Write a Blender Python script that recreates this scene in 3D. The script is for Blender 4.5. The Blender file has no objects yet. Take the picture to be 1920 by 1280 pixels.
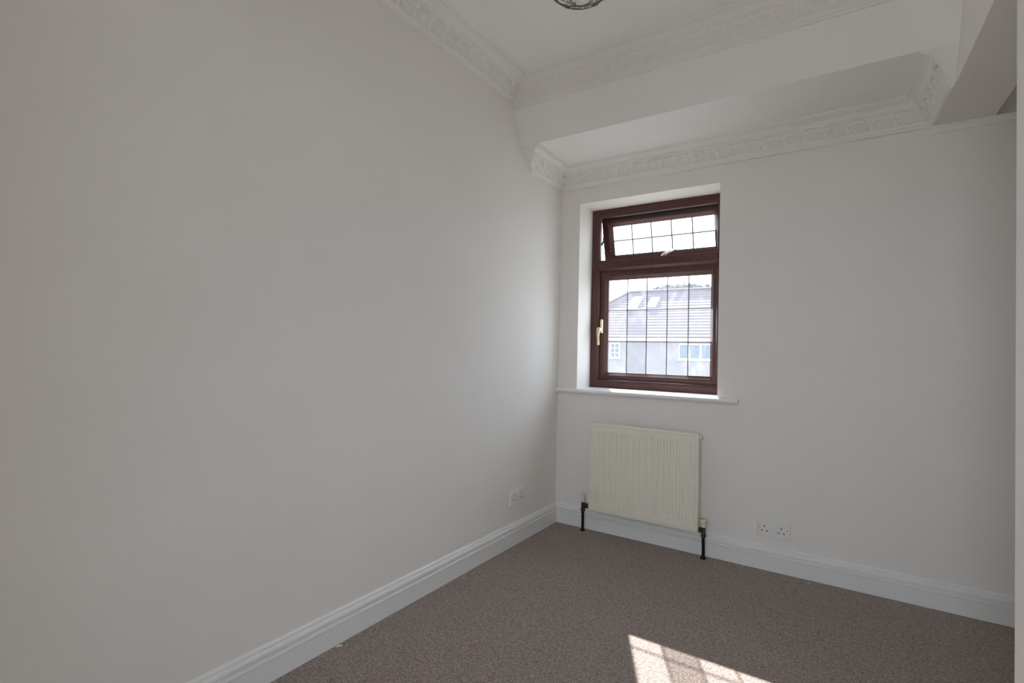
import bpy, bmesh, math, random
from mathutils import Vector, Matrix
random.seed(7)
S = bpy.context.scene
COL = S.collection

# ------------------------------------------------------------------ camera
CAM = Vector((1.4735, -2.7432, 1.0235))
YAW, PITCH, ROLL, FPX = 0.5849, 0.0182, 0.0219, 951.1
_f = Vector((-math.sin(YAW)*math.cos(PITCH), math.cos(YAW)*math.cos(PITCH), math.sin(PITCH)))
_r = _f.cross(Vector((0, 0, 1))).normalized()
_u = _r.cross(_f)
_c, _s = math.cos(ROLL), math.sin(ROLL)
_r, _u = _c*_r + _s*_u, -_s*_r + _c*_u
cam = bpy.data.cameras.new('camera')
cam.sensor_width = 36.0
cam.lens = FPX/1920*36.0
cam.clip_start, cam.clip_end = 0.02, 300
camo = bpy.data.objects.new('camera', cam)
COL.objects.link(camo)
camo.matrix_world = Matrix(((_r.x, _u.x, -_f.x, CAM.x), (_r.y, _u.y, -_f.y, CAM.y),
                            (_r.z, _u.z, -_f.z, CAM.z), (0, 0, 0, 1)))
S.camera = camo

def at(px, py, axis, val):
    """photo pixel -> point on the plane axis = val"""
    d = _f*FPX + _r*(px-960) + _u*(640-py)
    return CAM + d*((val-CAM[axis])/d[axis])

# ------------------------------------------------------------------ sky, sun, exposure
w = bpy.data.worlds.new('sky'); S.world = w
w.use_nodes = True
bg = w.node_tree.nodes['Background']
bg.inputs['Color'].default_value = (0.80, 0.90, 1.0, 1)
bg.inputs['Strength'].default_value = 6.2
sl = bpy.data.lights.new('sun', 'SUN')
sl.energy, sl.angle, sl.color = 17.5, math.radians(0.53), (1.0, 0.965, 0.91)
so = bpy.data.objects.new('sun', sl); COL.objects.link(so)
SUN_DIR = Vector((0.503, -1.0, -0.881)).normalized()
so.rotation_euler = SUN_DIR.to_track_quat('-Z', 'Y').to_euler()
so.location = (-4, 8, 9)
S.view_settings.view_transform = 'Standard'
S.view_settings.look = 'None'
S.view_settings.gamma = 1.0
S.view_settings.use_curve_mapping = False
S.view_settings.exposure = 0.20
S.cycles.max_bounces = 16
S.cycles.diffuse_bounces = 10
S.cycles.transparent_max_bounces = 24
S.cycles.use_denoising = True
S.cycles.sample_clamp_indirect = 8.0

# ------------------------------------------------------------------ materials
def newmat(name):
    m = bpy.data.materials.new(name); m.use_nodes = True
    nt = m.node_tree
    return m, nt, nt.nodes['Principled BSDF']

def mat(name, col, rough=0.6, metal=0.0, spec=0.5, var=0.0, vscale=6.0, bump=0.0, bscale=200.0, bdist=0.001):
    m, nt, b = newmat(name)
    b.inputs['Base Color'].default_value = (*col, 1)
    b.inputs['Roughness'].default_value = rough
    b.inputs['Metallic'].default_value = metal
    b.inputs['Specular IOR Level'].default_value = spec
    if var or bump:
        tc = nt.nodes.new('ShaderNodeTexCoord')
    if var:
        n = nt.nodes.new('ShaderNodeTexNoise'); n.inputs['Scale'].default_value = vscale
        n.inputs['Detail'].default_value = 4
        r = nt.nodes.new('ShaderNodeValToRGB')
        r.color_ramp.elements[0].position, r.color_ramp.elements[1].position = .3, .7
        r.color_ramp.elements[0].color = (*[c*(1-var) for c in col], 1)
        r.color_ramp.elements[1].color = (*[min(1, c*(1+var)) for c in col], 1)
        nt.links.new(tc.outputs['Object'], n.inputs['Vector'])
        nt.links.new(n.outputs['Fac'], r.inputs['Fac'])
        nt.links.new(r.outputs['Color'], b.inputs['Base Color'])
    if bump:
        n2 = nt.nodes.new('ShaderNodeTexNoise'); n2.inputs['Scale'].default_value = bscale
        n2.inputs['Detail'].default_value = 3
        bp = nt.nodes.new('ShaderNodeBump'); bp.inputs['Strength'].default_value = bump
        bp.inputs['Distance'].default_value = bdist
        nt.links.new(tc.outputs['Object'], n2.inputs['Vector'])
        nt.links.new(n2.outputs['Fac'], bp.inputs['Height'])
        nt.links.new(bp.outputs['Normal'], b.inputs['Normal'])
    return m

M = {}
M['wall'] = mat('wall_paint', (.81, .782, .752), .75, spec=.25, var=.012, vscale=3, bump=.12, bscale=160, bdist=.0012)
M['ceil'] = mat('ceiling_paint', (.87, .86, .845), .8, spec=.2, bump=.08, bscale=120)
M['plaster'] = mat('plaster_moulding_paint', (.83, .815, .795), .65, spec=.3, bump=.1, bscale=260)
M['gloss'] = mat('white_gloss_paint', (.80, .80, .795), .32, spec=.5, bump=.03, bscale=60)
M['sill'] = mat('sill_gloss_paint', (.82, .82, .81), .3, spec=.5)
M['rad'] = mat('cream_radiator_enamel', (.80, .775, .67), .36, spec=.5)
M['cap'] = mat('yellowed_plastic_cap', (.74, .66, .52), .45)
M['blackpipe'] = mat('tarnished_black_pipe', (.010, .008, .006), .6, metal=0.0, spec=.25, var=.5, vscale=60)
M['brassdark'] = mat('tarnished_valve_brass', (.06, .052, .04), .45, metal=.5, var=.5, vscale=80)
M['socket'] = mat('white_socket_plastic', (.78, .77, .75), .35)
M['switch'] = mat('white_switch_plastic', (.86, .85, .83), .3)
M['dark'] = mat('dark_hole', (.01, .009, .008), .8)
M['screw'] = mat('screw_metal', (.35, .34, .32), .4, metal=.8)
M['handle'] = mat('cream_brass_handle', (.72, .64, .39), .35, metal=.2)
M['lead'] = mat('lead_came', (.16, .16, .17), .5, metal=.35)
M['steel'] = mat('stay_steel', (.62, .60, .55), .3, metal=.8)
M['stay_shadow'] = mat('black_stay_and_shadow', (.02, .02, .022), .6)  # stay arms, and the strip drawn as shadow over the vent
M['bronze'] = mat('antique_bronze_wire', (.20, .175, .12), .38, metal=.6, var=.35, vscale=40)
M['frost'] = mat('frosted_glass_ball', (.82, .84, .90), .2)
M['flake'] = mat('white_paint_flake', (.85, .84, .80), .6)
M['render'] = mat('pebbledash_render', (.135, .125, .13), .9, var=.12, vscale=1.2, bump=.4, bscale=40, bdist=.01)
M['upvc'] = mat('white_house_window_frame', (.82, .82, .82), .4)
M['gutter'] = mat('dark_gutter', (.02, .02, .022), .5)
M['fascia'] = mat('white_fascia', (.75, .75, .74), .5)
M['hglass'] = mat('house_window_glass', (.045, .065, .085), .08, spec=.4)
M['skyl'] = mat('skylight_glass', (.80, .86, .92), .08, spec=1.0)
M['grassy'] = mat('front_gardens_ground', (.33, .32, .29), .9, var=.25, vscale=.3)
M['bark'] = mat('tree_bark', (.12, .09, .07), .9)
M['leaf'] = mat('tree_leaf', (.05, .055, .06), .8)

def wood_mat():
    m, nt, b = newmat('mahogany_woodgrain_foil')
    tc = nt.nodes.new('ShaderNodeTexCoord')
    mp = nt.nodes.new('ShaderNodeMapping'); mp.inputs['Scale'].default_value = (30, 60, 30)
    n = nt.nodes.new('ShaderNodeTexNoise'); n.inputs['Scale'].default_value = 2.0; n.inputs['Detail'].default_value = 5
    n.inputs['Distortion'].default_value = 1.2
    r = nt.nodes.new('ShaderNodeValToRGB')
    r.color_ramp.elements[0].color = (.050, .021, .021, 1); r.color_ramp.elements[0].position = .25
    r.color_ramp.elements[1].color = (.116, .041, .036, 1); r.color_ramp.elements[1].position = .8
    nt.links.new(tc.outputs['Object'], mp.inputs['Vector']); nt.links.new(mp.outputs['Vector'], n.inputs['Vector'])
    nt.links.new(n.outputs['Fac'], r.inputs['Fac']); nt.links.new(r.outputs['Color'], b.inputs['Base Color'])
    b.inputs['Roughness'].default_value = .42; b.inputs['Specular IOR Level'].default_value = .4
    return m
M['wood'] = wood_mat()

def carpet_mat():
    m, nt, b = newmat('brown_loop_carpet')
    tc = nt.nodes.new('ShaderNodeTexCoord')
    mp = nt.nodes.new('ShaderNodeMapping'); mp.inputs['Rotation'].default_value = (0, 0, math.radians(38))
    mp.inputs['Scale'].default_value = (150, 185, 150)
    v = nt.nodes.new('ShaderNodeTexVoronoi'); v.inputs['Scale'].default_value = 1.0; v.inputs['Randomness'].default_value = .55
    n = nt.nodes.new('ShaderNodeTexNoise'); n.inputs['Scale'].default_value = 90; n.inputs['Detail'].default_value = 5
    n3 = nt.nodes.new('ShaderNodeTexNoise'); n3.inputs['Scale'].default_value = 3; n3.inputs['Detail'].default_value = 3
    nt.links.new(tc.outputs['Object'], mp.inputs['Vector']); nt.links.new(mp.outputs['Vector'], v.inputs['Vector'])
    nt.links.new(tc.outputs['Object'], n.inputs['Vector']); nt.links.new(tc.outputs['Object'], n3.inputs['Vector'])
    r = nt.nodes.new('ShaderNodeValToRGB')          # loop tops light, gaps dark
    r.color_ramp.elements[0].position = .05; r.color_ramp.elements[0].color = (.485, .395, .350, 1)
    r.color_ramp.elements[1].position = .85; r.color_ramp.elements[1].color = (.150, .115, .099, 1)
    nt.links.new(v.outputs['Distance'], r.inputs['Fac'])
    r2 = nt.nodes.new('ShaderNodeValToRGB')
    r2.color_ramp.elements[0].position = .3; r2.color_ramp.elements[0].color = (.72, .70, .69, 1)
    r2.color_ramp.elements[1].position = .72; r2.color_ramp.elements[1].color = (1.15, 1.15, 1.15, 1)
    nt.links.new(n.outputs['Fac'], r2.inputs['Fac'])
    mx = nt.nodes.new('ShaderNodeMix'); mx.data_type = 'RGBA'; mx.blend_type = 'MULTIPLY'; mx.inputs['Factor'].default_value = 1
    nt.links.new(r.outputs['Color'], mx.inputs[6]); nt.links.new(r2.outputs['Color'], mx.inputs[7])
    nt.links.new(mx.outputs[2], b.inputs['Base Color'])
    sub = nt.nodes.new('ShaderNodeMath'); sub.operation = 'SUBTRACT'; sub.inputs[0].default_value = 1
    nt.links.new(v.outputs['Distance'], sub.inputs[1])
    bp = nt.nodes.new('ShaderNodeBump'); bp.inputs['Strength'].default_value = .8; bp.inputs['Distance'].default_value = .003
    nt.links.new(sub.outputs[0], bp.inputs['Height']); nt.links.new(bp.outputs['Normal'], b.inputs['Normal'])
    b.inputs['Roughness'].default_value = .85
    b.inputs['Specular IOR Level'].default_value = .2
    b.inputs['Sheen Weight'].default_value = .2
    return m
M['carpet'] = carpet_mat()

def glass_mat(name, haze, smear, clear=(.93, .95, .97)):
    """thin pane: clear, a faint dusty coat that scatters the sun, smears, a weak mirror"""
    m, nt, b = newmat(name)
    nt.nodes.remove(b)
    out = nt.nodes['Material Output']
    tr = nt.nodes.new('ShaderNodeBsdfTransparent'); tr.inputs['Color'].default_value = (*clear, 1)
    tl = nt.nodes.new('ShaderNodeBsdfTranslucent'); tl.inputs['Color'].default_value = (.80, .85, 1.0, 1)
    gl = nt.nodes.new('ShaderNodeBsdfGlossy'); gl.inputs['Roughness'].default_value = .02
    tc = nt.nodes.new('ShaderNodeTexCoord')
    mp = nt.nodes.new('ShaderNodeMapping'); mp.inputs['Scale'].default_value = (9, 1, 4); mp.inputs['Rotation'].default_value = (0, .5, 0)
    n = nt.nodes.new('ShaderNodeTexNoise'); n.inputs['Scale'].default_value = 1.6; n.inputs['Detail'].default_value = 6; n.inputs['Distortion'].default_value = 1.5
    mr = nt.nodes.new('ShaderNodeMapRange')
    mr.inputs['From Min'].default_value = .52; mr.inputs['From Max'].default_value = .75
    mr.inputs['To Min'].default_value = haze; mr.inputs['To Max'].default_value = haze+smear
    nt.links.new(tc.outputs['Object'], mp.inputs['Vector']); nt.links.new(mp.outputs['Vector'], n.inputs['Vector'])
    nt.links.new(n.outputs['Fac'], mr.inputs['Value'])
    m1 = nt.nodes.new('ShaderNodeMixShader'); m2 = nt.nodes.new('ShaderNodeMixShader')
    nt.links.new(mr.outputs['Result'], m1.inputs['Fac'])
    nt.links.new(tr.outputs[0], m1.inputs[1]); nt.links.new(tl.outputs[0], m1.inputs[2])
    fr = nt.nodes.new('ShaderNodeFresnel'); fr.inputs['IOR'].default_value = 1.35
    nt.links.new(fr.outputs[0], m2.inputs['Fac'])
    nt.links.new(m1.outputs[0], m2.inputs[1]); nt.links.new(gl.outputs[0], m2.inputs[2])
    nt.links.new(m2.outputs[0], out.inputs['Surface'])
    return m
M['glass'] = glass_mat('dusty_leaded_glass', .042, .05)
M['dimming_tint'] = glass_mat('sun_dimming_glass', .064, .03, (.50, .50, .51))  # made-up tint on two panes, dims a strip of the sun patch

def tile_mat():
    m, nt, b = newmat('weathered_roof_tile')
    tc = nt.nodes.new('ShaderNodeTexCoord')
    br = nt.nodes.new('ShaderNodeTexNoise'); br.inputs['Scale'].default_value = 2.2; br.inputs['Detail'].default_value = 5
    r = nt.nodes.new('ShaderNodeValToRGB')
    r.color_ramp.elements[0].color = (.040, .030, .034, 1); r.color_ramp.elements[0].position = .3
    r.color_ramp.elements[1].color = (.070, .055, .062, 1); r.color_ramp.elements[1].position = .7
    nt.links.new(tc.outputs['Object'], br.inputs['Vector']); nt.links.new(br.outputs['Fac'], r.inputs['Fac'])
    nt.links.new(r.outputs['Color'], b.inputs['Base Color']); b.inputs['Roughness'].default_value = .85
    return m
M['tile'] = tile_mat()

# ------------------------------------------------------------------ mesh helpers
class MB:
    def __init__(self): self.v, self.f, self.sm = [], [], []
    def add(self, verts, faces, smooth=False):
        o = len(self.v); self.v += [tuple(p) for p in verts]
        self.f += [tuple(i+o for i in q) for q in faces]; self.sm += [smooth]*len(faces)
        return self
    def box(self, a, b):
        x0, y0, z0 = a; x1, y1, z1 = b
        return self.add([(x0, y0, z0), (x1, y0, z0), (x1, y1, z0), (x0, y1, z0), (x0, y0, z1), (x1, y0, z1), (x1, y1, z1), (x0, y1, z1)],
                        [(0, 3, 2, 1), (4, 5, 6, 7), (0, 1, 5, 4), (1, 2, 6, 5), (2, 3, 7, 6), (3, 0, 4, 7)])
    def prism(self, poly0, poly1, smooth=False):
        """two matching closed polygons (lists of 3D points) joined by quads and capped"""
        n = len(poly0)
        self.add(list(poly0)+list(poly1), [(i, (i+1) % n, n+(i+1) % n, n+i) for i in range(n)], smooth)
        o = len(self.v)-2*n
        self.f += [tuple(o+i for i in reversed(range(n))), tuple(o+n+i for i in range(n))]; self.sm += [False, False]
        return self
    def lathe(self, prof, origin, axis='Z', n=24, smooth=True):
        """prof: list of (radius, height) along axis"""
        o = Vector(origin); vs = []
        for r, h in prof:
            for k in range(n):
                a = 2*math.pi*k/n; c, s = r*math.cos(a), r*math.sin(a)
                vs.append(o + (Vector((c, s, h)) if axis == 'Z' else Vector((h, c, s)) if axis == 'X' else Vector((s, h, c))))
        fs = []
        for j in range(len(prof)-1):
            for k in range(n):
                fs.append((j*n+k, j*n+(k+1) % n, (j+1)*n+(k+1) % n, (j+1)*n+k))
        self.add(vs, fs, smooth)
        b = len(self.v)-len(vs)
        self.f += [tuple(b+k for k in reversed(range(n))), tuple(b+(len(prof)-1)*n+k for k in range(n))]; self.sm += [False, False]
        return self
    def tube(self, pts, r, n=8, closed=False, smooth=True):
        pts = [Vector(p) for p in pts]; m = len(pts); vs = []
        up = None
        for i, p in enumerate(pts):
            if closed: t = pts[(i+1) % m]-pts[i-1]
            else: t = pts[min(i+1, m-1)]-pts[max(i-1, 0)]
            t.normalize()
            if up is None:
                up = Vector((0, 0, 1)) if abs(t.z) < .9 else Vector((1, 0, 0))
            a = (up - t*up.dot(t)).normalized(); b = t.cross(a); up = a
            rr = r[i] if isinstance(r, (list, tuple)) else r
            for k in range(n):
                g = 2*math.pi*k/n; vs.append(p + a*(rr*math.cos(g)) + b*(rr*math.sin(g)))
        fs = []
        for i in range(m if closed else m-1):
            j = (i+1) % m
            for k in range(n): fs.append((i*n+k, i*n+(k+1) % n, j*n+(k+1) % n, j*n+k))
        self.add(vs, fs, smooth)
        if not closed:
            b = len(self.v)-len(vs)
            self.f += [tuple(b+k for k in reversed(range(n))), tuple(b+(m-1)*n+k for k in range(n))]; self.sm += [False, False]
        return self
    def ball(self, c, r, n=16, sq=(1, 1, 1)):
        prof = [(max(1e-4, r*math.sin(math.pi*i/10)), -r*math.cos(math.pi*i/10)) for i in range(11)]
        o = len(self.v); self.lathe(prof, (0, 0, 0), n=n)
        for i in range(o, len(self.v)):
            p = self.v[i]; self.v[i] = (c[0]+p[0]*sq[0], c[1]+p[1]*sq[1], c[2]+p[2]*sq[2])
        return self
    def mesh(self, name):
        me = bpy.data.meshes.new(name); me.from_pydata(self.v, [], self.f)
        for p, s in zip(me.polygons, self.sm): p.use_smooth = s
        bm = bmesh.new(); bm.from_mesh(me)
        bmesh.ops.recalc_face_normals(bm, faces=bm.faces); bm.to_mesh(me); bm.free()
        me.update(); return me
    def build(self, name, m, parent=None, bevel=0.0, seg=2, loc=None):
        me = self.mesh(name); me.materials.append(M[m])
        return link(name, me, parent, bevel, seg, loc)

def link(name, me, parent=None, bevel=0.0, seg=2, loc=None):
    o = bpy.data.objects.new(name, me); COL.objects.link(o)
    if parent is not None:
        o.parent = parent
        if loc is None: o.matrix_parent_inverse = Matrix.Translation(-parent_world(parent))
    if loc is not None: o.location = loc
    if bevel:
        b = o.modifiers.new('bevel', 'BEVEL'); b.width = bevel; b.segments = seg; b.limit_method = 'ANGLE'; b.angle_limit = math.radians(40)
    return o

def parent_world(p):
    v = Vector(p.location)
    if p.parent is not None: v = v + parent_world(p.parent) + p.matrix_parent_inverse.translation
    return v

def tag(o, label=None, cat=None, group=None, kind=None):
    if label: o['label'] = label
    if cat: o['category'] = cat
    if group: o['group'] = group
    if kind: o['kind'] = kind
    return o
def struct(o, label=None): return tag(o, label, kind='structure')
def empty(name, loc=(0, 0, 0)):
    o = bpy.data.objects.new(name, None); COL.objects.link(o); o.location = loc
    o.empty_display_size = .05
    return o

# ------------------------------------------------------------------ room shell
ZT, ZS, ZB = 2.40, 2.12, 2.003        # high ceiling, recess soffit, beam underside
XR = 2.62                             # far side of the alcove
YN = -3.15                            # wall behind the camera
WX0, WX1, WZ0, WZ1 = .127, .920, .806, 1.912   # window opening
def bx(y): return 1.773-.0255*y       # beam / right wall face
def bx2(y): return 1.957-.030*y

struct(MB().box((-.12, YN-.1, -.12), (XR+.12, .0, 0)).build('floor', 'carpet'), 'brown flecked loop-pile carpet')
struct(MB().box((-.12, YN-.1, 0), (0, .30, 2.6)).build('wall_left', 'wall'), 'plain off-white painted wall left of the window')
b = MB()
b.box((0, 0, 0), (WX0, .30, 2.6)); b.box((WX1, 0, 0), (XR+.12, .30, 2.6))
b.box((WX0, 0, 0), (WX1, .30, WZ0)); b.box((WX0, 0, WZ1), (WX1, .30, 2.6))
wall_back = struct(b.build('wall_back', 'wall'), 'off-white painted wall holding the window')
DX0, DX1, DZ = .96, 1.77, 2.05                          # doorway and daylit landing behind the camera, added as fill light
struct(MB().box((-.12, YN-.1, 0), (DX0, YN, 2.6)).box((DX1, YN-.1, 0), (XR+.12, YN, 2.6)).box((DX0, YN-.1, DZ), (DX1, YN, 2.6)).build('wall_rear', 'wall'))
LY0, LX0, LX1 = -4.55, .30, 3.4
struct(MB().box((LX0, LY0-.1, -.12), (LX1, YN-.1, 0)).build('floor_fill_landing', 'carpet'))
struct(MB().box((LX0, LY0-.1, 2.4), (LX1, YN-.1, 2.5)).build('ceiling_fill_landing', 'ceil'))
struct(MB().box((LX0-.1, LY0-.1, 0), (LX0, YN-.1, 2.5)).build('wall_fill_landing_left', 'wall'))
struct(MB().box((LX1, LY0-.1, 0), (LX1+.1, YN-.1, 2.5)).build('wall_fill_landing_right', 'wall'))
struct(MB().box((XR+.12, YN-.1, 0), (LX1, YN, 2.5)).build('wall_fill_landing_front', 'wall'))
struct(MB().box((LX0, LY0-.1, 0), (LX1, LY0, .75)).box((LX0, LY0-.1, 2.3), (LX1, LY0, 2.4)).box((LX0, LY0-.1, .75), (.55, LY0, 2.3)).box((3.15, LY0-.1, .75), (LX1, LY0, 2.3)).build('wall_fill_landing_window', 'wall'))  # wide opening added to let sky light fill the room
struct(MB().prism([(bx(-1.1), -1.1, 0), (bx2(-1.1), -1.1, 0), (bx2(YN), YN, 0), (bx(YN), YN, 0)],
                  [(bx(-1.1), -1.1, 2.45), (bx2(-1.1), -1.1, 2.45), (bx2(YN), YN, 2.45), (bx(YN), YN, 2.45)]).build('wall_right', 'wall', bevel=.004),
       'white wall end at the opening into the alcove')
struct(MB().box((XR, YN, 0), (XR+.12, .0, 2.6)).build('wall_alcove', 'wall'))
struct(MB().box((bx2(-1.25), -1.35, 0), (XR, -1.25, 2.6)).build('wall_alcove_front', 'wall'))
struct(MB().prism([(bx(0), 0, ZB), (bx2(0), 0, ZB), (bx2(-1.1), -1.1, ZB), (bx(-1.1), -1.1, ZB)],
                  [(bx(0), 0, 2.5), (bx2(0), 0, 2.5), (bx2(-1.1), -1.1, 2.5), (bx(-1.1), -1.1, 2.5)]).build('wall_beam', 'wall', bevel=.003),
       'white boxed beam running towards the window wall')
def yface(z): return -.466-.5*(z-ZS)
prof = [(YN, ZT), (yface(ZT), ZT), (yface(ZS), ZS), (0, ZS), (0, 2.62), (YN, 2.62)]
struct(MB().prism([(0, y, z) for y, z in prof], [(1.86, y, z) for y, z in prof]).build('ceiling', 'ceil'),
       'white ceiling sloping down to a lower soffit over the window')
struct(MB().box((1.86, YN, ZT), (XR, 0, 2.62)).build('ceiling_alcove', 'ceil'))

# ------------------------------------------------------------------ plaster cornices
def cove_profile():
    P = [(0, 0, 0), (.09, .0, 0), (.13, .02, 0), (.14, .06, 0), (.14, .085, 0), (.175, .10, 0), (.20, .13, 0), (.205, .17, 0), (.195, .205, 0), (.15, .225, 0), (.145, .24, 0)]
    N = 22                                             # carved band, bulging gently
    for i in range(N+1):
        t = i/N; a = t*math.pi/2
        P.append((.185+.36*(t*.75+.25*(1-math.cos(a))), .262+.38*(t*.75+.25*math.sin(a)), (t, .001)[t == 0]))
    P += [(.585, .655, 0), (.60, .68, 0), (.585, .70, 0), (.575, .712, 0)]
    for i in range(7):                                 # plain hollow
        a = i/6*math.pi/2; P.append((.60+.26*(1-math.cos(a)), .725+.16*math.sin(a), 0))
    P += [(.885, .89, 0), (.885, .92, 0), (.93, .92, 0), (.93, .95, 0), (.975, .955, 0), (1., .975, 0), (1., 1., 0)]
    return P
PROF = cove_profile()
def relief(p, t):
    """plaster leaf carving, p along one repeat, t across the band; outward positive"""
    g = lambda x, s: math.exp(-(x/s)**2)
    box = lambda x, w, e: 1/(1+math.exp((abs(x)-w)/e))
    x = p-.5
    q = abs(p-round(p))
    d = -.085*box(x, .27, .025)*box(t-.84, .085, .022)          # dark slot under the ridge, one per leaf
    d += .040*g(q, .085)*(.35+.65*t)                            # flaring rib between two leaves
    r = math.hypot(x/.36, (t-.30)/.46)
    d += .040*g(r-.92, .16)*(t < .85)                           # scalloped rim of the leaf
    fan = math.atan2(x, .16+t*.75)                              # veins fanning up from the foot
    d += .020*math.cos(fan*17)*min(1, r*1.6)*(r < .95)
    d += .034*g(x, .05)*max(0, .78-t)
    d -= .036*g(math.hypot((x-.19)/.07, (t-.50)/.09), 1)+.036*g(math.hypot((x+.19)/.07, (t-.50)/.09), 1)
    d -= .030*g(q-.12, .03)*(t < .6)
    return d*min(1, t*9)*min(1, (1-t)*14)
def cornice(name, start, end, step=.0042, phase=0.0, cut0=True, label=None):
    """start/end: functions (u, v) -> 3D point, so that mitres and slanted cut ends come out right"""
    L = (end(0, 0)-start(0, 0)).length
    n = max(2, int(L/step)); m = len(PROF); mb = MB()
    vs = []
    for i in range(n+1):
        s = i/n
        for k, (u, v, t) in enumerate(PROF):
            if t and 0 < i < n:
                mid = start(u, v).lerp(end(u, v), s)
                dist = (mid-start(0, 0)).length
                d = relief(((s*L+phase)/.088) % 1.0, t)
                u2, v2 = u+d*.85, v-d*1.05
            else: u2, v2 = u, v
            vs.append(start(u2, v2).lerp(end(u2, v2), s))
        vs.append(start(0, 1).lerp(end(0, 1), s))
    m += 1
    fs = [(i*m+k, i*m+k+1, (i+1)*m+k+1, (i+1)*m+k) for i in range(n) for k in range(m-1)]
    fs += [(i*m+m-1, i*m, (i+1)*m, (i+1)*m+m-1) for i in range(n)]
    mb.add(vs, fs, False)
    mb.f += [tuple(range(m)), tuple(n*m+k for k in reversed(range(m)))]; mb.sm += [False]*2
    return struct(mb.build(name, 'plaster'), label)
V = Vector
ZL, DT = 2.313, .1414                                   # upper run on the left wall
def front(u, v, zlow=None):                                        # section of the run across the slope -> (y, z)
    z0 = zlow if zlow else ZL
    yb, yt, yo = yface(z0), yface(ZT), -.651
    return yb+v*(yt-yb)+u*(yo-yt), z0+v*(ZT-z0)
cornice('trim_1', lambda u, v: V((u*DT, front(u, v)[0]+.03, front(u, v)[1])), lambda u, v: V((u*DT, YN, ZL+v*(ZT-ZL))), phase=.02,
        label='carved plaster cornice along the top of the left wall')
cornice('trim_2', lambda u, v: V((u*DT, *front(u, v, 2.284))), lambda u, v: V((1.80, *front(u, v, 2.284))), phase=.03,
        label='carved plaster cornice across the top of the sloping bulkhead')
HC, PC = ZS-ZB, .107                                    # recess run
def cutl(v): return yface(ZS)+.75*(ZS-(ZB+v*HC))
cornice('trim_3', lambda u, v: V((u*PC, cutl(v), ZB+v*HC)), lambda u, v: V((u*PC, -u*PC, ZB+v*HC)), phase=.04,
        label='short carved plaster cornice on the left wall of the window recess')
cornice('trim_4', lambda u, v: V((u*PC, -u*PC, ZB+v*HC)), lambda u, v: V((bx(0)-u*PC, -u*PC, ZB+v*HC)), phase=.01,
        label='long carved plaster cornice above the window')
cornice('trim_5', lambda u, v: V((bx(0)-u*PC, -u*PC, ZB+v*HC)), lambda u, v: V((bx(cutl(v))-u*PC, cutl(v), ZB+v*HC)), phase=.05,
        label='short carved plaster cornice on the side of the boxed beam')
# thin bead carrying on along the window wall under the beam
b = MB(); pr = [(0, 1.976), (-.008, 1.978), (-.012, 1.986), (-.012, 1.995), (-.02, 2.0), (-.022, 2.0035), (0, 2.0035)]
b.prism([(bx(0)-.02, y, z) for y, z in pr], [(XR, y, z) for y, z in pr])
struct(b.build('trim_6', 'plaster'), 'thin plaster bead on the window wall under the beam')

# ------------------------------------------------------------------ skirting boards
SK = [(0, 0), (.019, 0), (.019, .066), (.0215, .069), (.0215, .0725), (.0195, .0745), (.0105, .0755), (.0105, .0795), (.0160, .0825), (.0175, .089),
      (.0165, .095), (.0125, .1000), (.0085, .1010), (.0085, .1030), (.0085, .1075), (.004, .1125), (0, .114)]
struct(MB().prism([(d, 0, z) for d, z in SK], [(d, YN, z) for d, z in SK]).build('baseboard_left', 'gloss'), 'white moulded skirting board along the left wall')
struct(MB().prism([(0, -d, z) for d, z in SK], [(XR, -d, z) for d, z in SK]).build('baseboard_back', 'gloss'), 'white moulded skirting board under the window wall')
struct(MB().prism([(bx(-1.1)-d, -1.1, z) for d, z in SK], [(bx(YN)-d, YN, z) for d, z in SK]).build('baseboard_right', 'gloss'))

# ------------------------------------------------------------------ window
def ring(mb, x0, x1, z0, z1, prof, tf=lambda p: p):
    """mitred rectangular frame; prof: closed list of (inset, y)"""
    n = len(prof); loops = []
    for (cx, sx, cz, sz) in ((x0, 1, z0, 1), (x1, -1, z0, 1), (x1, -1, z1, -1), (x0, 1, z1, -1)):
        loops.append([tf(V((cx+sx*i, y, cz+sz*i))) for i, y in prof])
    vs = [p for l in loops for p in l]; fs = []
    for a in range(4):
        c = (a+1) % 4
        for k in range(n): fs.append((a*n+k, a*n+(k+1) % n, c*n+(k+1) % n, c*n+k))
    return mb.add(vs, fs)
win = struct(empty('window_1', (WX0, .18, WZ0)), 'mahogany-brown leaded window with its small top light pushed open')
FY = .18
fr = [(0, FY+.002), (.006, FY), (.036, FY), (.046, FY+.006), (.050, FY+.012), (.050, .203), (.028, .206), (.028, .262), (0, .262)]
ring(MB(), WX0, WX1, WZ0+.002, WZ1, fr).build('frame', 'wood', win)
# transom between vent and casement
TZ0, TZ1 = 1.531, 1.597
tp = [(TZ0+.014, FY+.001), (TZ1-.012, FY+.001), (TZ1, FY+.010), (TZ1, .203), (TZ1-.02, .206), (TZ1-.02, .262), (TZ0+.02, .262), (TZ0+.02, .206), (TZ0, .203), (TZ0, FY+.018)]
MB().prism([(WX0+.046, y, z) for z, y in tp], [(WX1-.046, y, z) for z, y in tp]).build('transom', 'wood', win)

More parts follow.
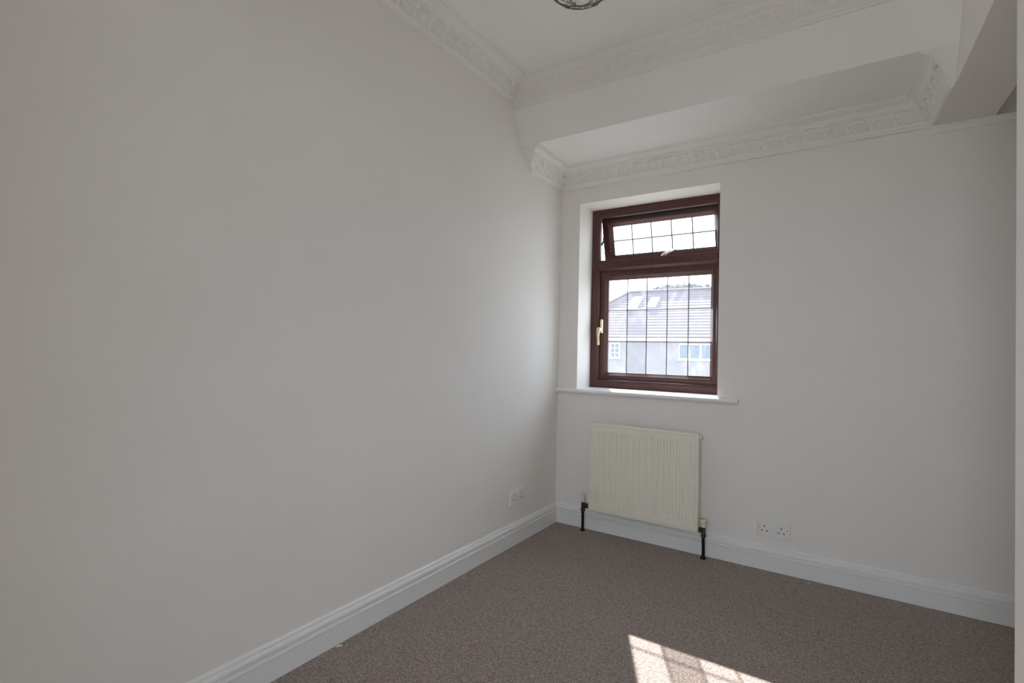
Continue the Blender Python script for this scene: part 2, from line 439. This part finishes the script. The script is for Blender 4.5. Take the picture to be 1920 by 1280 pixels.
def sash(name, x0, x1, z0, z1, gx, gz, tf=lambda p: p):
    """sash frame with its panes and lead; gx, gz: lead lines, first and last are the glass edges"""
    y0 = .207
    ix, iz = gx[0]-x0, gz[0]-z0
    mb = MB(); gi = ix
    pr = [(0, y0+.001), (.004, y0), (gi-.024, y0), (gi-.018, y0+.004), (gi-.002, y0+.024), (gi, y0+.026), (gi, y0+.040), (gi-.02, y0+.055), (0, y0+.055)]
    n = len(pr); loops = []
    for (cx, sx, cz, sz, kx, kz) in ((x0, 1, z0, 1, gx[0]-x0, gz[0]-z0), (x1, -1, z0, 1, x1-gx[-1], gz[0]-z0),
                                     (x1, -1, z1, -1, x1-gx[-1], z1-gz[-1]), (x0, 1, z1, -1, gx[0]-x0, z1-gz[-1])):
        loops.append([tf(V((cx+sx*i*kx/gi, y, cz+sz*i*kz/gi))) for i, y in pr])
    vs = [p for l in loops for p in l]
    fs = [(a*n+k, a*n+(k+1) % n, ((a+1) % 4)*n+(k+1) % n, ((a+1) % 4)*n+k) for a in range(4) for k in range(n)]
    mb.add(vs, fs)
    o = mb.build(name, 'wood', win)
    gy = .2375
    for i in range(len(gx)-1):
        for j in range(len(gz)-1):
            q = MB(); e = .0015
            a = [tf(V((gx[i]+e, gy, gz[j]+e))), tf(V((gx[i+1]-e, gy, gz[j]+e))), tf(V((gx[i+1]-e, gy, gz[j+1]-e))), tf(V((gx[i]+e, gy, gz[j+1]-e)))]
            q.add(a, [(0, 1, 2, 3)])
            q.build('pane', 'dimming_tint' if name == 'casement_sash' and i == 1 and j < 2 else 'glass', o)
    c = MB(); h = .0036 if name == 'vent_sash' else .0031
    def bar(p0, p1, wdir, r=h):
        wv = V(wdir)
        pts = []
        for (s, dy) in ((-1, -.0008), (-.6, -.0026), (.6, -.0026), (1, -.0008), (1, .0008), (.6, .0026), (-.6, .0026), (-1, .0008)):
            pts.append(wv*(s*r)+V((0, dy, 0)))
        c.prism([tf(p0+d) for d in pts], [tf(p1+d) for d in pts])
    for x in gx[1:-1]: bar(V((x, gy, gz[0])), V((x, gy, gz[-1])), (1, 0, 0))
    for z in gz[1:-1]: bar(V((gx[0], gy, z)), V((gx[-1], gy, z)), (0, 0, 1))
    for x in gx[1:-1]:
        for z in gz[1:-1]:                             # soldered joints
            c.lathe([(.0046, -.0032), (.0046, .0032)], tf(V((x, gy, z))), 'Y', 10)
    c.build('lead_strips', 'lead', o)
    return o
GX = [.2215+.1221*i for i in range(6)]; GX[-1] = .8325
lower = sash('casement_sash', WX0+.034, WX1-.034, WZ0+.034, TZ0+.016, GX, [.904, 1.0955, 1.2875, 1.476])
TILT = math.radians(14.5)
HP = V((0, .212, WZ1-.036))
def tilt(p):                                           # vent hinged at its top edge, bottom pushed out
    d = p-HP; c, s = math.cos(TILT), math.sin(TILT)
    return V((p.x, HP.y+.034+d.y*c-d.z*s, HP.z+d.z*c+d.y*s*0+d.y*s*-0))
vent = sash('vent_sash', WX0+.034, WX1-.034, TZ1-.016, WZ1-.034, GX, [1.643, 1.733, 1.823], tilt)
# friction stay arms at both ends of the vent, and the peg stay on its bottom rail
for x in (WX0+.041, WX1-.041):
    MB().tube([(x, .235, 1.705), (x, .262, 1.735), (x, .268, 1.765)], .006, 6).build('friction_stay', 'stay_shadow', win)
stay = MB()
stay.tube([(.565, .203, 1.606), (.60, .236, 1.634), (.625, .285, 1.648)], .0042, 8)
stay.tube([(.583, .203, 1.606), (.618, .238, 1.634), (.640, .285, 1.648)], .0032, 8)
stay.box((.558, .196, 1.597), (.592, .206, 1.602))
for gz0, gz1 in ((.022, .004),):  # black strip standing in for the shadow gap above the vent
    MB().prism([tilt(V((WX0+.046, .2035, WZ1-.034-gz0))), tilt(V((WX0+.046, .2075, WZ1-.034-gz0))), tilt(V((WX0+.046, .2075, WZ1-.034-gz1))), tilt(V((WX0+.046, .2035, WZ1-.034-gz1)))],
               [tilt(V((WX1-.046, .2035, WZ1-.034-gz0))), tilt(V((WX1-.046, .2075, WZ1-.034-gz0))), tilt(V((WX1-.046, .2075, WZ1-.034-gz1))), tilt(V((WX1-.046, .2035, WZ1-.034-gz1)))]).build('shadow_gap', 'stay_shadow', vent)
stay.build('vent_stay', 'steel', win, bevel=.001)
# handle of the casement
hd = MB()
hd.prism([(.182, .2075, 1.145), (.199, .2075, 1.145), (.199, .2075, 1.228), (.1905, .2075, 1.235), (.182, .2075, 1.228)],
         [(.184, .192, 1.149), (.197, .192, 1.149), (.197, .192, 1.225), (.1905, .192, 1.231), (.184, .192, 1.225)])
hnd = hd.build('handle', 'handle', win, bevel=.002)
hl = MB()
hl.tube([(.1905, .196, 1.160), (.1905, .176, 1.168), (.1885, .165, 1.166), (.1865, .160, 1.150), (.1885, .156, 1.118), (.1915, .154, 1.090), (.1915, .154, 1.078)],
        [.011, .0125, .0125, .0105, .0072, .0072, .0085], 12)
hl.ball((.1915, .154, 1.077), .0086)
hl.ball((.1885, .163, 1.168), .0128)
hl.build('handle_lever', 'handle', hnd)
# sill board with rounded nose
sp = [(.19, WZ0-.026), (-.022, WZ0-.026), (-.030, WZ0-.022), (-.034, WZ0-.013), (-.030, WZ0-.004), (-.024, WZ0), (.19, WZ0+.003)]
b = MB(); b.prism([(WX0, y, z) for y, z in sp], [(WX1, y, z) for y, z in sp])
sp2 = [(0, WZ0-.026), (-.022, WZ0-.026), (-.030, WZ0-.022), (-.034, WZ0-.013), (-.030, WZ0-.004), (-.024, WZ0), (0, WZ0+.0004)]
b.prism([(.0, y, z) for y, z in sp2], [(WX0, y, z) for y, z in sp2]); b.prism([(WX1, y, z) for y, z in sp2], [(1.022, y, z) for y, z in sp2])
b.build('window_sill', 'sill', win)
# outside sill of the window
MB().box((WX0-.03, .262, WZ0-.05), (WX1+.03, .34, WZ0+.012)).build('outer_sill', 'wood', win, bevel=.004)
# small filled screw hole high on the window wall
q = at(1369, 323, 1, 0)
MB().lathe([(.007, 0), (.006, -.0012), (.003, -.002), (.0026, -.0005)], (q.x, 0, q.z), 'Y', 12).build('wall_scar', 'plaster', wall_back)

# ------------------------------------------------------------------ radiator
rad = tag(empty('radiator', (.555, -.05, 0)), 'cream ribbed panel radiator fixed under the window', 'radiator')
RX0, RX1, RZ0, RZ1, RY = .2550, .8545, .132, .6275, -.090
# pressed panel: height field with 17 flutes
nf = 17
xs = [RX0, RX0+.001, RX0+.004, RX0+.012, RX0+.0135, RX0+.016]
fx0, fx1 = RX0+.019, RX1-.019
pitch = (fx1-fx0)/nf
for i in range(nf):
    a = fx0+i*pitch
    xs += [a+pitch*k for k in (.0, .12, .24, .34, .5, .66, .76, .88)]
xs += [fx1, RX1-.016, RX1-.0135, RX1-.012, RX1-.004, RX1-.001, RX1]
zs = [RZ0, RZ0+.001, RZ0+.004, RZ0+.012, RZ0+.0135, RZ0+.016, RZ0+.042, RZ0+.047, RZ0+.052, RZ0+.058, RZ0+.066]
zs += [RZ0+.066+(RZ1-RZ0-.132)*k/6 for k in range(1, 6)]
zs += [RZ1-.066, RZ1-.058, RZ1-.052, RZ1-.047, RZ1-.042, RZ1-.016, RZ1-.0135, RZ1-.012, RZ1-.004, RZ1-.001, RZ1]
def sst(x): x = max(0, min(1, x)); return x*x*(3-2*x)
def radh(x, z):
    e = min(x-RX0, RX1-x, z-RZ0, RZ1-z)
    if e <= 1e-6: return .006
    if e < .0015: return .0025
    h = 0.0
    if abs(e-.0135) < .0008: h += .0028                # rolled seam line
    if fx0 <= x <= fx1:
        f = ((x-fx0)/pitch) % 1.0
        g = 1-sst((abs(f-.5)-.14)/.20)                # channel pressed in
        ez = min(z-(RZ0+.042), (RZ1-.042)-z)
        h += .0055*g*sst(ez/.018)
    return h
mb = MB(); nx, nz = len(xs), len(zs)
vs = [(x, RY+radh(x, z), z) for z in zs for x in xs] + [(x, RY+.026, z) for z in zs for x in xs]
fs = [(j*nx+i, j*nx+i+1, (j+1)*nx+i+1, (j+1)*nx+i) for j in range(nz-1) for i in range(nx-1)]
o2 = nx*nz
fs += [(o2+j*nx+i, o2+(j+1)*nx+i, o2+(j+1)*nx+i+1, o2+j*nx+i+1) for j in range(nz-1) for i in range(nx-1)]
for i in range(nx-1):
    fs += [(i, o2+i, o2+i+1, i+1), ((nz-1)*nx+i, (nz-1)*nx+i+1, o2+(nz-1)*nx+i+1, o2+(nz-1)*nx+i)]
for j in range(nz-1):
    fs += [(j*nx, (j+1)*nx, o2+(j+1)*nx, o2+j*nx), (j*nx+nx-1, o2+j*nx+nx-1, o2+(j+1)*nx+nx-1, (j+1)*nx+nx-1)]
mb.add(vs, fs, False)
panel = mb.build('panel', 'rad', rad)
# convector fins and brackets behind, welded corner bosses
fb = MB()
zb, zt_ = RZ0+.05, RZ1-.06
pts = []
k = 0; x = RX0+.03
while x < RX1-.03:
    pts.append((x, RY+.026 if k % 2 == 0 else RY+.05)); x += .012; k += 1
for (xa, ya), (xb, yb) in zip(pts[:-1], pts[1:]):
    fb.add([(xa, ya, zb), (xb, yb, zb), (xb, yb, zt_), (xa, ya, zt_)], [(0, 1, 2, 3)])
fb.build('convector_fins', 'rad', rad)
for x in (RX0+.10, RX1-.10):
    for z in (RZ0+.06, RZ1-.06): MB().box((x-.012, RY+.026, z), (x+.012, 0, z+.025)).build('bracket', 'rad', rad)
for z in (RZ1-.022,):
    bv = MB(); bv.lathe([(.011, 0), (.011, .012), (.0075, .013), (.0075, .017)], (RX1-.004, RY+.024, z), 'X', 12)
    bvo = bv.build('air_vent', 'rad', rad)
    MB().box((RX1+.0125, RY+.0195, z-.0085), (RX1+.0145, RY+.0225, z-.0035)).box((RX1+.0125, RY+.0195, z+.003), (RX1+.0145, RY+.0225, z+.008)).build('vent_key_slot', 'dark', bvo)
def valve(px, side, zc, capw):
    """lockshield valve: tail into the panel, body, cap, and the bare pipe down to the carpet"""
    y = RY+.030
    vb = MB()
    vb.lathe([(.011, zc-.034), (.0125, zc-.033), (.0125, zc-.020), (.010, zc-.019), (.010, zc+.010), (.012, zc+.012), (.012, zc+.018)], (px, y, 0), 'Z', 16)
    x_in = RX0+.004 if side < 0 else RX1-.004
    L = x_in-px
    vb.lathe([(.0085, 0), (.0085, L*.35), (.0145, L*.36), (.0145, L*.72), (.010, L*.73), (.010, L)], (px, y, zc), 'X', 12)
    vo = vb.build('valve', 'brassdark', rad)
    cb = MB()
    cb.lathe([(capw*.76, zc+.016), (capw*.80, zc+.018), (capw*.98, zc+.045), (capw, zc+.050), (capw*.92, zc+.054), (.004, zc+.055)], (px, y, 0), 'Z', 20)
    cb.build('valve_cap', 'cap', vo)
    pb = MB(); zz = [0, .03, .06, .09, zc-.030]
    pb.tube([(px+.0008*math.sin(40*z), y, z) for z in zz], .0078, 10)
    pb.lathe([(.014, 0), (.0135, .004), (.0095, .012), (.008, .016)], (px, y, 0), 'Z', 12)
    pb.build('pipe', 'blackpipe', rad)
valve(.2105, -1, .146, .0125)
valve(.8755, 1, .143, .0185)

# ------------------------------------------------------------------ double sockets
def socket(name, origin, ux, label):
    """ux: unit vector to the right along the wall seen from the room; n points into the room"""
    ux = V(ux); n = V((0, 0, 1)).cross(ux)*-1.0
    n = ux.cross(V((0, 0, 1)))
    O = V(origin); up = V((0, 0, 1))
    P = lambda a, z, d: O+ux*a+up*z+n*d
    W, H = .146, .086
    root = tag(empty(name, O), label, 'socket')
    def blk(a0, a1, z0, z1, d0, d1, t=0.0):
        return [P(a0, z0, d0), P(a1, z0, d0), P(a1, z1, d0), P(a0, z1, d0)], [P(a0+t, z0+t, d1), P(a1-t, z0+t, d1), P(a1-t, z1-t, d1), P(a0+t, z1-t, d1)]
    MB().prism(*blk(-W/2, W/2, -H/2, H/2, 0, .0085, .0025)).build('plate', 'socket', root, bevel=.0015)
    MB().prism(*blk(-W/2+.008, W/2-.008, -H/2+.008, H/2-.012, .008, .0096, .001)).build('face', 'socket', root)
    for a in (-.036, .036):
        for (da, dz, wa, wz) in ((0, .010, .0042, .0085), (-.0112, -.0115, .0075, .0045), (.0112, -.0115, .0075, .0045)):
            MB().prism(*blk(a+da-wa/2, a+da+wa/2, dz-wz/2, dz+wz/2, .0088, .0099)).build('pin_hole', 'dark', root)
    for a in (-.0095, .0095):
        MB().prism(*blk(a-.0065, a+.0065, .012, .031, .0088, .0135, .0015)).build('switch', 'switch', root, bevel=.0008)
    for a in (-.060, .060):
        q = MB(); c = P(a, .004, .0094)
        q.lathe([(.003, 0), (.003, -.001 if abs(n.y) > .5 else .001)], c, 'Y' if abs(n.y) > .5 else 'X', 10)
        q.build('screw', 'screw', root)
socket('wall_socket', (1.182, 0, .1965), (1, 0, 0), 'white double wall socket right of the radiator')
socket('wall_socket', (0, -.442, .2475), (0, 1, 0), 'white double wall socket on the long left wall')

# ------------------------------------------------------------------ ceiling light (only its lowest part is in the picture)
lc = at(1088, 18, 2, 2.085); LX, LY = lc.x+.020, lc.y-.039
lt = tag(empty('ceiling_light', (LX, LY, ZT)), 'bronze wire filigree ceiling light with frosted glass centre', 'ceiling light')
MB().lathe([(.062, ZT), (.062, ZT-.008), (.045, ZT-.022), (.014, ZT-.03), (.006, ZT-.032)], (LX, LY, 0), 'Z', 28).build('canopy', 'bronze', lt)
MB().lathe([(.006, ZT-.03), (.006, ZT-.20)], (LX, LY, 0), 'Z', 12).build('stem', 'bronze', lt)
BR, BZ = .125, 2.190                                   # bowl radius, rim height; bottom at BZ-.10
def bowl(th, ph, k=1.0):                               # th 0 = bottom
    return V((LX+BR*k*math.sin(th)*math.cos(ph), LY+BR*k*math.sin(th)*math.sin(ph), BZ-.104*k*math.cos(th)))
for th, r in ((.27, .0016), (.33, .0014), (.66, .0015), (1.05, .0015), (math.pi/2, .0032)):
    MB().tube([bowl(th, 2*math.pi*i/40) for i in range(40)], r, 8, closed=True).build('ring', 'bronze', lt)
for i in range(10):
    p0 = 2*math.pi*i/10
    MB().tube([bowl(.30+(math.pi/2-.30)*t/12, p0+.42*math.sin(math.pi*t/12)) for t in range(13)], .0014, 6).build('rib', 'bronze', lt)
    MB().tube([bowl(.30+(math.pi/2-.30)*t/12, p0-.42*math.sin(math.pi*t/12)) for t in range(13)], .0013, 6).build('rib', 'bronze', lt)
    MB().tube([bowl(.78+.13*math.cos(2*math.pi*t/16), p0+.314+.15*math.sin(2*math.pi*t/16)) for t in range(16)], .0012, 6, closed=True).build('scroll', 'bronze', lt)
    if i % 2 == 0:
        lf = MB(); c = bowl(.62, p0+.1)
        for k in range(5):
            a = 2*math.pi*k/5; d = bowl(.62+.045*math.cos(a), p0+.1+.08*math.sin(a))
            lf.ball(d, .0042, 8, (1, 1, .7))
        lf.ball(c, .004, 8); lf.build('flower', 'bronze', lt)
for i in range(3):
    a = 2*math.pi*i/3+.4
    MB().tube([(LX, LY, ZT-.06), bowl(math.pi/2, a).lerp(V((LX, LY, ZT-.06)), .35)+V((0, 0, .02)), bowl(math.pi/2, a)], .0025, 6).build('arm', 'bronze', lt)
MB().ball((LX, LY, BZ-.088), .027, 20, (1, 1, .75)).build('glass_ball', 'frost', lt)
MB().lathe([(.012, BZ-.02), (.014, BZ), (.014, ZT-.195), (.006, ZT-.19)], (LX, LY, 0), 'Z', 16).build('lamp_holder', 'bronze', lt)

# ------------------------------------------------------------------ paint flakes on the carpet
for px, py, sz, lab in [
        (636, 1211, .010, 'curled white paint flake lying against the left skirting board'),
        (869, 1084, .004, 'tiny white paint speck on carpet close to the left skirting board'),
        (938, 1192, .0045, 'tiny white paint speck on carpet midway between left skirting and sunlit patch'),
        (1517, 1094, .006, 'bright white paint speck on carpet below the socket beside the radiator'),
        (1214, 1037, .004, 'tiny white paint speck on carpet directly under the radiator'),
        (998, 1268, .0045, 'tiny white paint speck on carpet furthest from the radiator'),
        (1379, 1031, .004, 'tiny white paint speck on carpet between radiator pipe and socket')]:
    p = at(px, py, 2, 0); a = random.random()*3; q = MB()
    n = 5
    L0 = [V((p.x, p.y, 0))+V((math.cos(a)*(t/n-.5)*sz*2+math.sin(a)*sz*(.6*(t/n-.5)**2), math.sin(a)*(t/n-.5)*sz*2, .0015)) for t in range(n+1)]
    q.tube(L0, [sz*.12]+[sz*.28]*(n-1)+[sz*.1], 6)
    tag(q.build('paint_flake', 'flake'), lab, 'flake', 'white flecks on the carpet')

# ------------------------------------------------------------------ outside: street side
GZ = -2.85
struct(MB().box((-60, -80, GZ-.2), (50, 90, GZ)).build('ground', 'grassy'))
HY, EY, EZ, RYD = 30.0, 29.7, 2.12, 34.5
def P(px, py, y): return at(px, py, 1, y)
RZD = P(1260, 545, RYD).z
RX = P(1180, 546, RYD).x                                 # hip starts here
run = RYD-EY
hx0 = RX-run*.95; hx1 = 16.0
house = tag(empty('house', ((hx0+hx1)/2, HY, GZ)), 'pale rendered house with a tiled roof across the street', 'house')
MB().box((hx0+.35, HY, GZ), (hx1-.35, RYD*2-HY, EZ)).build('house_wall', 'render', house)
def slope_y(z): return EY+(z-EZ)/(RZD-EZ)*run
nc = 17
for k in range(nc):                                      # stepped tile courses, front slope
    a, c = k/nc, (k+1)/nc
    za, zc = EZ+a*(RZD-EZ), EZ+c*(RZD-EZ)
    xa, xc = hx0+(RX-hx0)*a, hx0+(RX-hx0)*c
    ya, yc = slope_y(za), slope_y(zc)
    t = .024
    MB().prism([(xa, ya, za), (xa, ya-t*.62, za+t*.78), (xc, yc-.004, zc+.006), (xc, yc, zc)],
               [(hx1, ya, za), (hx1, ya-t*.62, za+t*.78), (hx1, yc-.004, zc+.006), (hx1, yc, zc)]).build('tile_course', 'tile', house)
yb = RYD+run
MB().add([(hx0, EY, EZ), (RX, RYD, RZD), (hx0, yb, EZ)], [(0, 1, 2)]).add([(hx0, yb, EZ), (RX, RYD, RZD), (hx1, RYD, RZD), (hx1, yb, EZ)], [(0, 1, 2, 3)]).build('roof_side', 'tile', house)
MB().tube([(RX, RYD, RZD+.03), (hx1, RYD, RZD+.03)], .12, 8).tube([(hx0, EY, EZ+.05), (RX, RYD, RZD+.03)], .10, 8).build('ridge_tiles', 'tile', house)
MB().box((hx0, EY-.14, EZ-.07), (hx1, EY-.01, EZ+.05)).build('gutter', 'gutter', house, bevel=.03)
MB().box((hx0, EY-.01, EZ-.24), (hx1, HY, EZ-.06)).build('fascia', 'fascia', house)
def hwin(x0, x1, z0, z1, mull, gx, gz):
    f = MB(); t = .07
    f.box((x0, HY-.05, z0), (x0+t, HY+.02, z1)).box((x1-t, HY-.05, z0), (x1, HY+.02, z1)).box((x0+t, HY-.05, z0), (x1-t, HY+.02, z0+t)).box((x0+t, HY-.05, z1-t), (x1-t, HY+.02, z1))
    f.box((x0-.05, HY-.10, z0-.06), (x1+.05, HY+.01, z0))
    for m in mull: f.box((m-.05, HY-.05, z0+t), (m+.05, HY+.02, z1-t))
    fo = f.build('house_window', 'upvc', house)
    ed = [x0+t]+[e for m in mull for e in (m-.05, m+.05)]+[x1-t]
    for i in range(0, len(ed), 2):
        MB().box((ed[i], HY-.02, z0+t), (ed[i+1], HY-.012, z1-t)).build('pane', 'hglass', fo)
        g = MB()
        for k in range(1, gx): x = ed[i]+(ed[i+1]-ed[i])*k/gx; g.box((x-.012, HY-.03, z0+t), (x+.012, HY-.02, z1-t))
        for k in range(1, gz): z = z0+t+(z1-z0-2*t)*k/gz; g.box((ed[i], HY-.03, z-.012), (ed[i+1], HY-.02, z+.012))
        if gx > 1: g.build('glazing_bars', 'upvc', fo)
a, c = P(1144, 642, HY), P(1162.5, 671, HY); hwin(a.x, c.x, c.z, a.z, [], 2, 3)
a, c = P(1273, 644, HY), P(1331, 675, HY); m1 = P(1314, 660, HY).x
hwin(a.x, a.x+2*(m1-a.x)*1.0+.55, c.z, a.z, [a.x+(m1-a.x)*.45, m1, m1+(m1-a.x)*.55], 1, 1)
for i in range(5): hwin(2+i*2.6, 3.4+i*2.6, c.z, a.z, [2.7+i*2.6], 1, 1)
def skylight(pl, pr, ptop, pbot):
    # solve height on the slope for the two pixel rows, then the width
    def onroof(px, py):
        y = EY+2
        for _ in range(20):
            p = P(px, py, y); y = slope_y(p.z)
        return P(px, py, y)
    A, B2, C2 = onroof(pl, pbot), onroof(pr, pbot), onroof((pl+pr)/2+7, ptop)
    n = V((0, -(RZD-EZ), run)).normalized(); upv = V((0, run, RZD-EZ)).normalized()
    Ls = (C2.z-A.z)/upv.z; xv = V((B2.x-A.x, 0, 0)); A = V((A.x, slope_y(A.z), A.z))
    f = MB()
    def slab(a0, a1, b0, b1, d0, d1): 
        q = lambda d: [A+xv*a0+upv*(Ls*b0)+n*d, A+xv*a1+upv*(Ls*b0)+n*d, A+xv*a1+upv*(Ls*b1)+n*d, A+xv*a0+upv*(Ls*b1)+n*d]
        return q(d0), q(d1)
    for s in ((0, .08, 0, 1), (.92, 1, 0, 1), (.08, .92, 0, .08), (.08, .92, .92, 1)): f.prism(*slab(*s, 0, .12))
    fo = f.build('skylight', 'upvc', house)
    MB().prism(*slab(.08, .92, .08, .92, .04, .09)).build('pane', 'skyl', fo)
skylight(1177, 1194, 559, 579); skylight(1214, 1229, 559.5, 576)
# trees standing behind the roof
def tree(px, py, y, rx, label, seed):
    rnd = random.Random(seed); top = P(px, py, y); base = V((top.x, y, GZ)); H = top.z-GZ
    root = tag(empty('tree', base), label, 'tree', 'trees behind the roof')
    MB().tube([base, base+V((.1, 0, H*.4)), base+V((0, .1, H*.8))], [.28, .2, .07], 8).build('trunk', 'bark', root)
    lv = MB(); cen = base+V((0, 0, H*.72)); blobs = [(cen+V((rnd.uniform(-1, 1)*rx*.6, rnd.uniform(-1, 1)*rx*.5, rnd.uniform(-.55, .75)*H*.22)), rnd.uniform(.35, .6)*rx) for _ in range(14)]
    blobs += [(V((top.x+rnd.uniform(-.7, .7)*rx, y+rnd.uniform(-.3, .3)*rx, top.z-rnd.uniform(.22, .5)*rx)), .26*rx) for _ in range(14)]
    blobs.append((V((top.x, y, top.z-.4*rx)), .4*rx))
    vs, fs = [], []
    for _ in range(3600):
        c, r = rnd.choice(blobs); d = V((rnd.gauss(0, 1), rnd.gauss(0, 1), rnd.gauss(0, 1))).normalized()
        p = c+d*r*rnd.uniform(.7, 1.02); a = V((rnd.gauss(0, 1), rnd.gauss(0, 1), rnd.gauss(0, 1))).normalized(); e = a.cross(d)
        s = rnd.uniform(.14, .28); i = len(vs)
        vs += [p-a*s, p+e*s*.6, p+a*s, p-e*s*.6]; fs.append((i, i+1, i+2, i+3))
    lv.add(vs, fs); tag(lv.build('foliage', 'leaf', root), kind='stuff')
tree(1290, 530, 44, 2.3, 'pale leafy tree rising above the middle of the roof ridge', 1)
tree(1326, 536, 52, 2.2, 'pale leafy tree over the ridge beside a taller tree', 2)
tree(1250, 534, 60, 2.0, 'narrow pale tree standing just behind the roof ridge', 3)
